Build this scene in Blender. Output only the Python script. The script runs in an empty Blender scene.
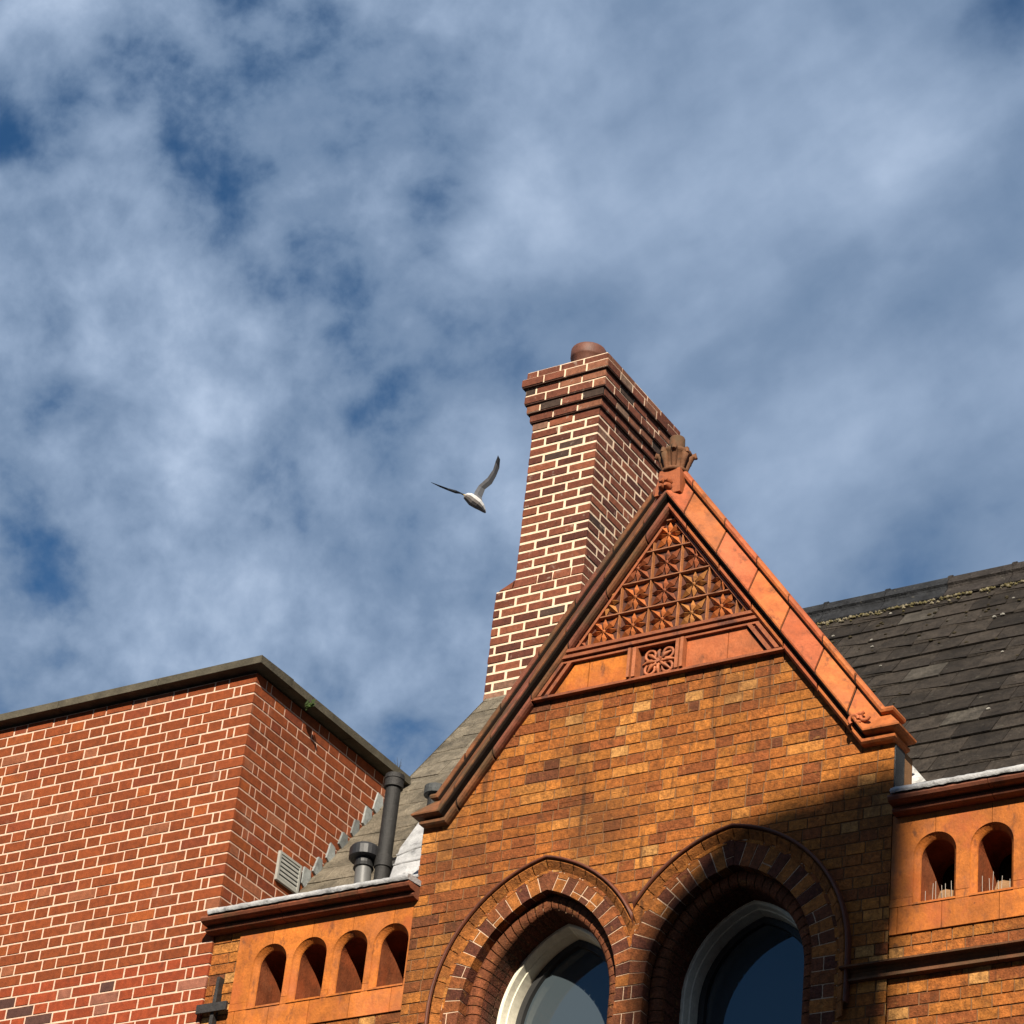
import bpy, math, random
from mathutils import Vector, Matrix
random.seed(11)
R_ = math.radians
scene = bpy.context.scene
col = scene.collection

# ------------------------------------------------------------------ camera
YAW, PITCH, ROLL, FPX = R_(34.65), R_(32.49), R_(6.727), 2990.0
cy_, sy_, cp_, sp_ = math.cos(YAW), math.sin(YAW), math.cos(PITCH), math.sin(PITCH)
FWD = Vector((-sy_*cp_, cy_*cp_, sp_))
RT0 = Vector((cy_, sy_, 0)); UP0 = RT0.cross(FWD)
RT = RT0*math.cos(ROLL) + UP0*math.sin(ROLL)
UP = -RT0*math.sin(ROLL) + UP0*math.cos(ROLL)
cam = bpy.data.cameras.new('camera'); camo = bpy.data.objects.new('camera', cam); col.objects.link(camo)
cam.sensor_width = 36; cam.lens = 36*FPX/1024; cam.clip_end = 3000; cam.clip_start = .1
m = Matrix((RT, UP, -FWD)).transposed().to_4x4(); m.translation = Vector((0, 0, 1.6))
camo.matrix_world = m
scene.camera = camo
CAM = Vector((0, 0, 1.6))
def sky_dir(px, py):
    """direction of a patch of sky, found once from the photograph"""
    return (RT*((px-512)/FPX) - UP*((py-512)/FPX) + FWD).normalized()

# ------------------------------------------------------------------ sun and sky
SUN_AZ, SUN_EL = R_(27), R_(31.5)
SUN = Vector((math.sin(SUN_AZ)*math.cos(SUN_EL), -math.cos(SUN_AZ)*math.cos(SUN_EL), math.sin(SUN_EL)))
sl = bpy.data.lights.new('sun', 'SUN'); sl.energy = 5.0; sl.angle = R_(.53); sl.color = (1, .90, .76)
so = bpy.data.objects.new('sun', sl); col.objects.link(so); so.rotation_euler = SUN.to_track_quat('Z', 'Y').to_euler()
so.location = (0, 0, 40)

world = bpy.data.worlds.new('World'); scene.world = world; world.use_nodes = True
wn = world.node_tree; wn.nodes.clear()
def N(t, **k):
    n = wn.nodes.new(t)
    for a, b in k.items(): setattr(n, a, b)
    return n
def L(a, b): wn.links.new(a, b)
def MA(op, a, b=None, clamp=False):
    n = N('ShaderNodeMath', operation=op, use_clamp=clamp)
    for i, v in enumerate((a, b)):
        if v is None: continue
        if isinstance(v, (int, float)): n.inputs[i].default_value = v
        else: L(v, n.inputs[i])
    return n.outputs[0]
tc = N('ShaderNodeTexCoord')
sky = N('ShaderNodeTexSky', sky_type='NISHITA', sun_disc=False, sun_elevation=SUN_EL, sun_rotation=math.atan2(SUN.x, SUN.y))
sky.air_density = 1.0; sky.dust_density = .3; sky.ozone_density = 3
def noise(scale, detail, rough, vec, dist=0.0):
    n = N('ShaderNodeTexNoise'); n.inputs['Scale'].default_value = scale; n.inputs['Detail'].default_value = detail
    n.inputs['Roughness'].default_value = rough; n.inputs['Distortion'].default_value = dist; L(vec, n.inputs['Vector']); return n
warp = noise(9, 3, .5, tc.outputs['Generated'])
ws = N('ShaderNodeVectorMath', operation='SUBTRACT'); L(warp.outputs['Color'], ws.inputs[0]); ws.inputs[1].default_value = (.5, .5, .5)
wm = N('ShaderNodeVectorMath', operation='SCALE'); L(ws.outputs[0], wm.inputs[0]); wm.inputs['Scale'].default_value = .022
wa = N('ShaderNodeVectorMath', operation='ADD'); L(tc.outputs['Generated'], wa.inputs[0]); L(wm.outputs[0], wa.inputs[1])
n1 = noise(22, 7, .54, wa.outputs[0]); n2 = noise(58, 6, .55, wa.outputs[0])
# long soft bands of the smoother cloud sheet, drawn out along one direction of the sky
mpn = N('ShaderNodeMapping'); L(tc.outputs['Generated'], mpn.inputs['Vector']); mpn.inputs['Rotation'].default_value = (R_(20), R_(-38), R_(30)); mpn.inputs['Scale'].default_value = (1, 4.5, 2.2)
n3 = noise(9, 5, .5, mpn.outputs[0])
shd = noise(15, 4, .5, wa.outputs[0])
sm = N('ShaderNodeVectorMath', operation='DISTANCE'); L(tc.outputs['Generated'], sm.inputs[0]); sm.inputs[1].default_value = sky_dir(960, 250)
smr = N('ShaderNodeMapRange', interpolation_type='SMOOTHSTEP'); L(sm.outputs['Value'], smr.inputs['Value']); smr.inputs['From Min'].default_value = 300/FPX; smr.inputs['From Max'].default_value = 620/FPX
rough_ = smr.outputs[0]            # 0 in the smooth sheet, 1 among the broken clouds
# patches of thinner (negative) and thicker cloud, each at a fixed direction of the sky
PATCH = [(10,130,50,-.55),(130,70,60,-.40),(20,30,60,.15),(190,160,45,-.22),(250,205,60,-.14),(335,160,50,-.20),(430,190,55,-.42),(435,85,40,-.15),(610,5,55,-.36),(560,120,90,.12),
 (1010,20,60,-.35),(860,10,60,-.18),(240,275,40,-.2),(400,385,75,-.45),(470,350,60,-.3),(30,340,50,-.25),(215,345,28,-.22),(90,385,30,-.2),(20,405,40,-.25),(330,300,55,-.18),(550,330,70,-.22),
 (60,250,60,.14),(100,300,50,.1),(500,230,70,.30),(770,110,140,.20),(900,160,90,.16),(620,260,110,.16),(280,60,60,.1),(150,480,90,.03),(90,455,60,.10),(35,575,42,-.26),(90,615,55,-.12),
 (260,500,60,-.16),(180,530,60,-.14),(400,590,120,.24),(300,640,90,.18),(500,480,60,.15),(420,740,60,-.42),(520,420,45,-.1),(780,330,70,-.1),(850,260,70,-.15),(950,250,60,-.1),
 (935,572,48,-.30),(870,540,50,-.15),(760,520,90,.05),(1000,420,80,-.05),(700,440,60,-.12),(820,400,90,.05),(180,600,80,.22),(1000,520,50,-.12),(700,20,60,.06),(360,250,60,-.1),(780,600,50,.05)]
acc = None
for px, py, rad, amp in PATCH:
    d = N('ShaderNodeVectorMath', operation='DISTANCE'); L(wa.outputs[0], d.inputs[0]); d.inputs[1].default_value = sky_dir(px, py)
    mr = N('ShaderNodeMapRange', interpolation_type='SMOOTHERSTEP'); L(d.outputs['Value'], mr.inputs['Value'])
    mr.inputs['From Min'].default_value = 0; mr.inputs['From Max'].default_value = rad*1.75/FPX
    mr.inputs['To Min'].default_value = amp; mr.inputs['To Max'].default_value = 0
    acc = mr.outputs[0] if acc is None else MA('ADD', acc, mr.outputs[0])
wgt = MA('ADD', MA('MULTIPLY', rough_, .75), .30)
# a clear blue stretch of sky over the houses behind the camera
vb = sky_dir(680, 990); d = N('ShaderNodeVectorMath', operation='DISTANCE'); L(tc.outputs['Generated'], d.inputs[0]); d.inputs[1].default_value = (vb.x, -vb.y, vb.z)
mr = N('ShaderNodeMapRange', interpolation_type='SMOOTHSTEP'); L(d.outputs['Value'], mr.inputs['Value'])
mr.inputs['From Min'].default_value = .12; mr.inputs['From Max'].default_value = .5; mr.inputs['To Min'].default_value = -1.4; mr.inputs['To Max'].default_value = 0
acc = MA('ADD', acc, mr.outputs[0])
dens = MA('ADD', MA('MULTIPLY', MA('SUBTRACT', n1.outputs['Fac'], .5), 1.75), MA('MULTIPLY', MA('SUBTRACT', n2.outputs['Fac'], .5), .60))
dens = MA('MULTIPLY', dens, wgt)
band = MA('MULTIPLY', MA('MULTIPLY', MA('SUBTRACT', n3.outputs['Fac'], .5), .62), MA('SUBTRACT', 1.0, rough_))
dens = MA('ADD', MA('ADD', MA('ADD', dens, band), .645), MA('MULTIPLY', acc, .64))
cover = N('ShaderNodeMapRange', interpolation_type='SMOOTHSTEP'); L(dens, cover.inputs['Value'])
cover.inputs['From Min'].default_value = .06; cover.inputs['From Max'].default_value = .56
ramp = N('ShaderNodeValToRGB'); L(MA('ADD', MA('MULTIPLY', dens, .80), MA('ADD', MA('MULTIPLY', MA('SUBTRACT', shd.outputs['Fac'], .5), .50), .08)), ramp.inputs[0])
cr = ramp.color_ramp
cr.elements[0].position = .12; cr.elements[0].color = (.085, .165, .30, 1)
cr.elements[1].position = 1.0; cr.elements[1].color = (.46, .57, .75, 1)
e = cr.elements.new(.52); e.color = (.20, .288, .435, 1)
e = cr.elements.new(.74); e.color = (.305, .405, .57, 1)
csc = N('ShaderNodeVectorMath', operation='SCALE'); L(ramp.outputs[0], csc.inputs[0]); csc.inputs['Scale'].default_value = 10.0
skt = N('ShaderNodeMix', data_type='RGBA', blend_type='MULTIPLY'); skt.inputs['Factor'].default_value = 1
L(sky.outputs[0], skt.inputs[6]); skt.inputs[7].default_value = (.34, .62, .80, 1)
mix = N('ShaderNodeMix', data_type='RGBA'); L(cover.outputs[0], mix.inputs['Factor']); L(skt.outputs[2], mix.inputs[6]); L(csc.outputs[0], mix.inputs[7])
bg = N('ShaderNodeBackground'); L(mix.outputs[2], bg.inputs['Color']); bg.inputs['Strength'].default_value = .05
wo = N('ShaderNodeOutputWorld'); L(bg.outputs[0], wo.inputs['Surface'])

scene.view_settings.view_transform = 'Standard'; scene.view_settings.look = 'None'
scene.view_settings.gamma = 1; scene.view_settings.exposure = 1.0
scene.cycles.max_bounces = 6

# ------------------------------------------------------------------ materials
def material(name, rough=.85, n_scale=14, n_amt=.35, fine=90, bump=.5, dist=.004, spec=.3, stain=None, metallic=0.0, base=None):
    mt = bpy.data.materials.new(name); mt.use_nodes = True; t = mt.node_tree
    b = t.nodes['Principled BSDF']; b.inputs['Roughness'].default_value = rough; b.inputs['Metallic'].default_value = metallic
    b.inputs['Specular IOR Level'].default_value = spec
    tcn = t.nodes.new('ShaderNodeTexCoord')
    def nz(s, d=4, r=.6, vec=None):
        n = t.nodes.new('ShaderNodeTexNoise'); n.inputs['Scale'].default_value = s; n.inputs['Detail'].default_value = d; n.inputs['Roughness'].default_value = r
        t.links.new(vec or tcn.outputs['Object'], n.inputs['Vector']); return n
    if base is None:
        at = t.nodes.new('ShaderNodeAttribute'); at.attribute_name = 'Col'; cur = at.outputs['Color']
    else:
        rgb = t.nodes.new('ShaderNodeRGB'); rgb.outputs[0].default_value = (*base, 1); cur = rgb.outputs[0]
    def mul(cur, src, lo, hi, amt=1.0):
        mr = t.nodes.new('ShaderNodeMapRange'); t.links.new(src, mr.inputs['Value'])
        mr.inputs['From Min'].default_value = .3; mr.inputs['From Max'].default_value = .7
        mr.inputs['To Min'].default_value = lo; mr.inputs['To Max'].default_value = hi
        v = t.nodes.new('ShaderNodeVectorMath'); v.operation = 'SCALE'; t.links.new(cur, v.inputs[0]); t.links.new(mr.outputs[0], v.inputs['Scale']); return v.outputs[0]
    a = nz(n_scale); cur = mul(cur, a.outputs['Fac'], 1-n_amt, 1+n_amt)
    f = nz(fine, 5, .7); cur = mul(cur, f.outputs['Fac'], 1-n_amt*.7, 1+n_amt*.7)
    if stain:
        for (s, lo, hi, scol, amt, stretch) in stain:
            mp = t.nodes.new('ShaderNodeMapping'); mp.inputs['Scale'].default_value = stretch; t.links.new(tcn.outputs['Object'], mp.inputs['Vector'])
            q = nz(s, 6, .65, mp.outputs[0])
            mr = t.nodes.new('ShaderNodeMapRange'); t.links.new(q.outputs['Fac'], mr.inputs['Value'])
            mr.inputs['From Min'].default_value = lo; mr.inputs['From Max'].default_value = hi; mr.inputs['To Max'].default_value = amt
            mx = t.nodes.new('ShaderNodeMix'); mx.data_type = 'RGBA'; t.links.new(mr.outputs[0], mx.inputs['Factor']); t.links.new(cur, mx.inputs[6]); mx.inputs[7].default_value = (scol[0]*.60, scol[1]*.60, scol[2]*.60, 1)
            cur = mx.outputs[2]
    t.links.new(cur, b.inputs['Base Color'])
    bp = t.nodes.new('ShaderNodeBump'); bp.inputs['Strength'].default_value = bump; bp.inputs['Distance'].default_value = dist
    ad = t.nodes.new('ShaderNodeMath'); ad.operation = 'ADD'; t.links.new(f.outputs['Fac'], ad.inputs[0]); t.links.new(a.outputs['Fac'], ad.inputs[1])
    t.links.new(ad.outputs[0], bp.inputs['Height']); t.links.new(bp.outputs[0], b.inputs['Normal'])
    return mt
U = (1, 1, 1)
M = {}
M['brick_red'] = material('red_brick', .9, 22, .24, 110, .7, .005, .2, stain=[(18, .68, .75, (.50, .34, .24), .25, U), (8, .60, .72, (.10, .035, .02), .5, (1, 1, .6)), (2.2, .60, .72, (.50, .37, .29), .20, U), (1.3, .62, .72, (.06, .03, .025), .3, (1, 1, .4))])
M['brick_chim'] = material('dark_red_brick', .9, 25, .28, 120, .6, .005, .2, stain=[(14, .60, .70, (.48, .38, .30), .45, U)])
M['brick_gable'] = material('orange_brick', .88, 30, .42, 90, .9, .010, .2, stain=[(1.6, .50, .66, (.14, .052, .018), .7, (1, 1, .7)), (13, .56, .66, (.17, .06, .02), .55, U), (19, .60, .68, (.80, .40, .10), .25, U), (9, .60, .70, (.08, .04, .02), .5, U), (3.2, .60, .66, (.05, .03, .018), .6, (2.2, 1, .22))])
M['terracotta'] = material('terracotta', .72, 10, .26, 55, .6, .006, .28, stain=[(6, .52, .70, (.22, .07, .022), .75, (1, 1, .45)), (14, .56, .68, (.11, .042, .02), .7, (1, 1, .5)), (3, .50, .62, (.50, .11, .03), .5, U), (1.8, .52, .68, (.60, .21, .09), .40, U), (30, .68, .75, (.04, .025, .018), .6, U)])
M['terra_weathered'] = material('weathered_terracotta', .8, 12, .3, 70, .5, .005, .25, stain=[(4, .46, .60, (.10, .065, .03), .75, (1, 1, 1)), (22, .60, .70, (.05, .04, .025), .7, U)])
M['terra_red'] = material('red_terracotta', .6, 14, .25, 80, .4, .004, .35, stain=[(7, .54, .66, (.06, .022, .015), .8, U)])
M['slate'] = material('slate', .85, 9, .45, 50, 1, .02, .12, stain=[(24, .63, .68, (.17, .16, .13), .55, U), (60, .70, .74, (.45, .44, .40), .8, U), (11, .64, .70, (.012, .011, .01), .7, U)])
M['tanroof'] = material('weathered_roof_felt', .95, 9, .34, 45, 1, .03, .2, stain=[(5, .52, .68, (.08, .07, .05), .6, U), (28, .64, .70, (.42, .36, .26), .5, U)])
M['stone'] = material('coping_stone', .92, 9, .3, 70, .8, .008, .2, stain=[(6, .55, .68, (.05, .045, .03), .6, U)])
M['lead'] = material('lead', .5, 9, .28, 60, .6, .012, .5, stain=[(8, .58, .68, (.10, .10, .10), .7, U)])
M['plain'] = material('painted', .5, 20, .12, 90, .3, .002, .4)
M['iron'] = material('iron', .65, 20, .35, 90, .8, .006, .4)
M['mortar'] = material('mortar', .95, 20, .15, 120, .8, .004, .1)
M['moss'] = material('moss', .98, 30, .5, 110, 1, .01, .1)
M['gull'] = material('feather', .9, 20, .1, 90, .2, .002, .1)
M['leaf'] = material('leaf', .6, 20, .3, 90, .3, .002, .3)
M['ground'] = material('asphalt', .9, 2, .3, 60, .5, .004, .3, base=(.05, .05, .052))
g = bpy.data.materials.new('window_glass'); g.use_nodes = True; gb = g.node_tree.nodes['Principled BSDF']
gb.inputs['Base Color'].default_value = (.105, .066, .060, 1); gb.inputs['Roughness'].default_value = .35
gb.inputs['Specular IOR Level'].default_value = 0.0; gb.inputs['Coat Weight'].default_value = 1; gb.inputs['Coat Roughness'].default_value = .02; gb.inputs['Coat IOR'].default_value = 1.75; gb.inputs['Coat Tint'].default_value = (.40, .80, 1, 1)
gn = g.node_tree.nodes.new('ShaderNodeTexNoise'); gn.inputs['Scale'].default_value = 2.5; gbp = g.node_tree.nodes.new('ShaderNodeBump'); gbp.inputs['Strength'].default_value = .05; gbp.inputs['Distance'].default_value = .01
g.node_tree.links.new(gn.outputs[0], gbp.inputs['Height']); g.node_tree.links.new(gbp.outputs[0], gb.inputs['Coat Normal'])
M['glass'] = g

# ------------------------------------------------------------------ mesh builder
TONE = .60      # every base colour below was picked a little light
class MB:
    def __init__(s): s.v = []; s.f = []; s.c = []
    def face(s, pts, c):
        b = len(s.v); s.v += [tuple(p) for p in pts]; s.f.append(tuple(range(b, b+len(pts)))); s.c.append(c)
    def prism(s, front, back, c, cap_back=False):
        n = len(front); b = len(s.v); s.v += [tuple(p) for p in front] + [tuple(p) for p in back]
        s.f.append(tuple(range(b, b+n))); s.c.append(c)
        for i in range(n):
            j = (i+1) % n; s.f.append((b+i, b+n+i, b+n+j, b+j)); s.c.append(c)
        if cap_back: s.f.append(tuple(range(b+2*n-1, b+n-1, -1))); s.c.append(c)
    def box(s, x0, x1, y0, y1, z0, z1, c):
        s.prism([(x0, y0, z0), (x1, y0, z0), (x1, y0, z1), (x0, y0, z1)], [(x0, y1, z0), (x1, y1, z0), (x1, y1, z1), (x0, y1, z1)], c, True)
    def grid(s, rows, c, closed=False):
        b = len(s.v); n = len(rows[0])
        for r in rows: s.v += [tuple(p) for p in r]
        for i in range(len(rows)-1):
            for j in range(n if closed else n-1):
                k = (j+1) % n
                s.f.append((b+i*n+j, b+i*n+k, b+(i+1)*n+k, b+(i+1)*n+j)); s.c.append(c)
    def tube(s, pts, rad, c, n=10, cap=True):
        pts = [Vector(p) for p in pts]; rr = rad if isinstance(rad, (list, tuple)) else [rad]*len(pts); rows = []
        for i, p in enumerate(pts):
            d = (pts[min(i+1, len(pts)-1)]-pts[max(i-1, 0)]).normalized()
            a = d.orthogonal().normalized() if i == 0 else (a0 - d*a0.dot(d)).normalized()
            a0 = a; bb = d.cross(a)
            rows.append([p + (a*math.cos(2*math.pi*k/n) + bb*math.sin(2*math.pi*k/n))*rr[i] for k in range(n)])
        s.grid(rows, c, True)
        if cap: s.face(rows[0][::-1], c); s.face(rows[-1], c)
    def lathe(s, cx, cy, prof, c, n=24, lobes=0, amp=0.0):
        rows = []
        for r, z in prof:
            rows.append([(cx+r*(1+amp*(math.cos(lobes*2*math.pi*k/n) if lobes else 0))*math.cos(2*math.pi*k/n), cy+r*(1+amp*(math.cos(lobes*2*math.pi*k/n) if lobes else 0))*math.sin(2*math.pi*k/n), z) for k in range(n)])
        s.grid(rows, c, True)
    def build(s, name, mt, parent=None, smooth=False):
        me = bpy.data.meshes.new(name); me.from_pydata(s.v, [], s.f); me.materials.append(M[mt])
        ca = me.color_attributes.new('Col', 'FLOAT_COLOR', 'CORNER')
        buf = []
        for f, c in zip(s.f, s.c): buf += [c[0]*TONE, c[1]*TONE, c[2]*TONE, 1.0]*len(f)
        ca.data.foreach_set('color', buf)
        if smooth: me.polygons.foreach_set('use_smooth', [True]*len(me.polygons))
        me.update()
        o = bpy.data.objects.new(name, me); col.objects.link(o)
        if parent: o.parent = parent
        return o
def empty(name, loc=(0, 0, 0)):
    # the parts are modelled in world coordinates, so the thing's Empty sits at its base and the parts are offset back
    o = bpy.data.objects.new(name, None); col.objects.link(o); o.location = loc; return o
def tag(o, label=None, cat=None, group=None, kind=None):
    if label: o['label'] = label
    if cat: o['category'] = cat
    if group: o['group'] = group
    if kind: o['kind'] = kind
    return o
def jit(c, a=.1): 
    k = 1+random.uniform(-a, a); return (c[0]*k, c[1]*k, c[2]*k)

# ------------------------------------------------------------------ 2-D clipping
def clip(poly, a, b, keep_left=True):
    """keep the part of poly on one side of the line a-b"""
    out = []; nx, nz = -(b[1]-a[1]), b[0]-a[0]
    if not keep_left: nx, nz = -nx, -nz
    d = [(p[0]-a[0])*nx+(p[1]-a[1])*nz for p in poly]
    for i in range(len(poly)):
        j = (i+1) % len(poly)
        if d[i] >= 0: out.append(poly[i])
        if (d[i] > 0 > d[j]) or (d[i] < 0 < d[j]):
            t = d[i]/(d[i]-d[j]); out.append((poly[i][0]+t*(poly[j][0]-poly[i][0]), poly[i][1]+t*(poly[j][1]-poly[i][1])))
    return out
def area(p): return abs(sum(p[i][0]*p[(i+1) % len(p)][1]-p[(i+1) % len(p)][0]*p[i][1] for i in range(len(p))))/2 if len(p) > 2 else 0
def clip_convex(poly, hull):      # hull counter-clockwise
    for i in range(len(hull)):
        poly = clip(poly, hull[i], hull[(i+1) % len(hull)])
        if len(poly) < 3: return []
    return poly
def subtract(poly, hull):
    x0 = min(p[0] for p in poly); x1 = max(p[0] for p in poly); z0 = min(p[1] for p in poly); z1 = max(p[1] for p in poly)
    if x1 < min(h[0] for h in hull) or x0 > max(h[0] for h in hull) or z1 < min(h[1] for h in hull) or z0 > max(h[1] for h in hull): return [poly]
    res = []
    for i in range(len(hull)):
        a, b = hull[i], hull[(i+1) % len(hull)]
        o = clip(poly, a, b, False)
        if area(o) > 2e-5: res.append(o)
        poly = clip(poly, a, b)
        if area(poly) < 1e-6: break
    return res

def lay(mb, cells, place, keep=None, holes=(), depth=.02, jd=.0015):
    """cells: (u0,u1,z0,z1,colour) rectangles; place(u,z,d) -> 3-D point, d = outward"""
    for u0, u1, z0, z1, c in cells:
        polys = [[(u0, z0), (u1, z0), (u1, z1), (u0, z1)]]
        if keep: polys = [clip_convex(p, keep) for p in polys]; polys = [p for p in polys if area(p) > 2e-5]
        for h in holes:
            nxt = []
            for p in polys: nxt += subtract(p, h)
            polys = nxt
        d = random.uniform(-jd*.35, jd)
        for p in polys: mb.prism([place(u, z, d) for u, z in p], [place(u, z, -depth) for u, z in p], c)

def bond_cells(u_from, u_to, z0, z1, course, joint, S, H, colf, corner='right', offs=0.0, mode='flemish', cr=None):
    """courses of bricks; the pattern starts at the corner end u_from and runs towards u_to"""
    sgn = 1 if u_to > u_from else -1
    cells = []; n = int(round((z1-z0)/course))
    for k in range(n):
        z = z1-(k+1)*course; ph = k % 2
        u = u_from
        if mode == 'flemish':
            seq = [S, H] if ph == 0 else [H, H*.5, S, H]
            i = 0; first = True
            while (u_to-u)*sgn > 1e-3:
                if ph == 0: w = seq[i % 2]
                else: w = seq[i] if i < 2 else seq[2+(i % 2)]
                w *= 1+(random.uniform(-.03, .03) if i > 1 else 0)
                a, b = u, u+sgn*w
                if (b-u_to)*sgn > 0: b = u_to
                lo, hi = min(a, b), max(a, b)
                g0 = joint/2
                lo2, hi2 = lo+g0, hi-g0
                if i == 0:
                    if sgn > 0: lo2 = lo
                    else: hi2 = hi
                if hi2-lo2 > .015: cells.append([lo2, hi2, z+joint/2+random.uniform(-.002, .002), z+course-joint/2+random.uniform(-.002, .002), colf(w > H*1.4, (a+b)/2, z)])
                u = b; i += 1
        else:                                   # running bond
            i = 0; w = S if ph == 0 else S*.5+offs
            while (u_to-u)*sgn > 1e-3:
                ww = w if i == 0 else S*(1+random.uniform(-.04, .04))
                if i == 0 and ph == 1: ww = w
                a, b = u, u+sgn*ww
                if (u_to-b)*sgn < .05: b = u_to
                lo, hi = min(a, b), max(a, b)
                lo2, hi2 = lo+joint/2, hi-joint/2
                if i == 0:
                    if sgn > 0: lo2 = lo
                    else: hi2 = hi
                if abs(b-u_to) < 1e-6:
                    if sgn > 0: hi2 = hi
                    else: lo2 = lo
                cells.append([lo2, hi2, z+joint/2+random.uniform(-.0015, .0015), z+course-joint/2+random.uniform(-.0015, .0015), colf(True, (a+b)/2, z)])
                u = b; i += 1
    return cells

# ------------------------------------------------------------------ colours
def col_left(st, u, z):
    r = random.random()
    c = (.275, .064, .018)
    if z < 9.42:
        c = (.33, .062, .02)
        if r < .07: c = (.10, .045, .035)
        elif r < .13: c = (.34, .13, .08)
    else:
        if r < .05: c = (.33, .11, .05)
        elif r < .12: c = (.25, .055, .020)
        elif r < .18: c = (.35, .085, .020)
    return jit(c, .14)
def col_chim(st, u, z):
    r = random.random()
    c = (.185, .056, .030)
    if r < .20: c = (.120, .038, .024)
    elif r < .25: c = (.075, .042, .032)
    elif r < .45: c = (.235, .075, .038)
    elif r < .49: c = (.27, .14, .09)
    if z > 15.4:
        r = random.random()
        c = (.19, .062, .035) if r < .52 else ((.075, .048, .036) if r < .68 else ((.25, .15, .10) if r < .76 else (.25, .10, .055)))
    return jit(c, .2)
def col_gable(st, u, z):
    k = .5+.5*math.sin(u*2.1+z*3.3)*math.cos(z*2.7-u*1.3)       # loose regional drift of the clay
    r = random.random()+.18*(k-.5)
    if r < .03: c = (.17, .055, .022)
    elif r < .20: c = (.30, .088, .024)
    elif r < .52: c = (.41, .130, .026)
    elif r < .86: c = (.49, .172, .032)
    elif r < .96: c = (.57, .225, .050)
    else: c = (.62, .30, .09)
    return jit(c, .2)

# =================================================================== SETTING
gm = MB(); gm.face([(-400, -400, 0), (400, -400, 0), (400, 400, 0), (-400, 400, 0)], (.05, .05, .05))
tag(gm.build('ground', 'ground'), kind='structure')
pv = MB(); pv.box(-60, 30, 11.2, 13.85, .004, .13, (.20, .19, .17)); pv.box(-60, 30, -3.85, -1.6, .004, .13, (.20, .19, .17))
tag(pv.build('pavement', 'stone'), kind='structure')

# =================================================================== LEFT BUILDING
CX = -11.64                       # its right-hand corner, shared by the verge of the slate roof and the chimney
lb = tag(empty('brick_building'), 'flat-topped red brick building with pale mortar and overhanging stone coping', 'building')
FY = 14.0
front = lambda u, z, d: (u, FY-d, z)
b = MB()
C1 = .0813
lcells = bond_cells(CX, -17.5, 8.0, 11.60, C1, .0145, .238, .121, col_left)
lay(b, lcells, front, jd=.0028)
b.build('front_wall', 'brick_red', lb)
end_colour = {}
for cc in lcells:
    if abs(cc[1]-CX) < 1e-6: end_colour[round(cc[2]/C1)] = cc[4]
side = lambda u, z, d: (CX+d, u, z)
b = MB()
# on the side the header course faces the front stretcher course
sc_ = []
n = int(round((11.60-8.0)/C1))
for k in range(n):
    z = 11.60-(k+1)*C1; u = FY+.0205; i = 0
    seq = [.121-.02, .060, .238, .121] if k % 2 == 0 else [.238-.02, .121]
    while u < 16.6:
        w = seq[i % 2] if k % 2 else (seq[i] if i < 2 else seq[2+(i % 2)])
        w *= 1+random.uniform(-.03, .03)
        lo, hi = u+(.007 if i else 0), u+w-.007
        sc_.append([lo, hi, z+.007, z+C1-.007, jit(col_left(True, u, 10), .05)]); u += w; i += 1
lay(b, sc_, side, depth=.018)
b.build('side_wall', 'brick_red', lb)
b = MB(); mc = (.88, .61, .45)
b.box(-17.6, CX-.008, FY+.0030, 21, 0, 11.598, mc)
b.box(-11.75, CX-.003, FY+.0055, 20.9, 0, 11.596, (.80, .54, .40))
b.build('mortar_core', 'mortar', lb)
b = MB(); sc = (.115, .10, .07)
for i in range(9):
    x1 = -11.555-i*.9; x0 = x1-.895
    b.prism([(x0, 13.915, 11.618), (x1, 13.915, 11.618), (x1, 13.915, 11.675), (x0, 13.915, 11.675)], [(x0, 14.3, 11.618), (x1, 14.3, 11.618), (x1, 14.3, 11.685), (x0, 14.3, 11.685)], jit(sc, .12), True)
for i in range(2):
    y0 = 14.303+i*.765; b.box(-11.90, -11.555, y0, y0+.76, 11.618, 11.678, jit(sc, .12))
b.box(-17.6, -11.9, 14.303, 20.9, 11.6, 11.62, (.06, .06, .06))
b.box(-17.6, CX-.02, FY+.02, FY+.4, 11.599, 11.6178, (.05, .04, .03)); b.box(CX-.3, CX-.0205, FY+.401, 15.8, 11.599, 11.6178, (.05, .04, .03))  # dark filler, coloured as the shade under the coping
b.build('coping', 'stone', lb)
# louvred vent
vo = MB(); wc = (.42, .42, .38); dk = (.02, .02, .02)
y0, y1, z0, z1 = 14.53, 14.79, 10.265, 10.48
xf = CX+.022
for a in ((y0, y0+.02, z0, z1), (y1-.02, y1, z0, z1), (y0+.02, y1-.02, z1-.018, z1), (y0+.02, y1-.02, z0, z0+.018)): vo.box(CX+.001, xf, *a, wc)
vo.build('vent_frame', 'plain', None)
vf = bpy.data.objects['vent_frame']; vf.name = 'vent'; vf.parent = lb
s_ = MB()
for i in range(6):
    z = z0+.022+i*.031
    s_.prism([(xf-.004, y0+.02, z), (xf-.004, y1-.02, z), (xf-.004, y1-.02, z+.013), (xf-.004, y0+.02, z+.013)], [(CX+.011, y0+.02, z+.016), (CX+.011, y1-.02, z+.016), (CX+.011, y1-.02, z+.027), (CX+.011, y0+.02, z+.027)], wc, True)
s_.build('slat', 'plain', vf)
s_ = MB(); s_.box(CX+.002, CX+.01, y0+.02, y1-.02, z0+.018, z1-.018, dk); s_.build('backing', 'plain', vf)

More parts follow.
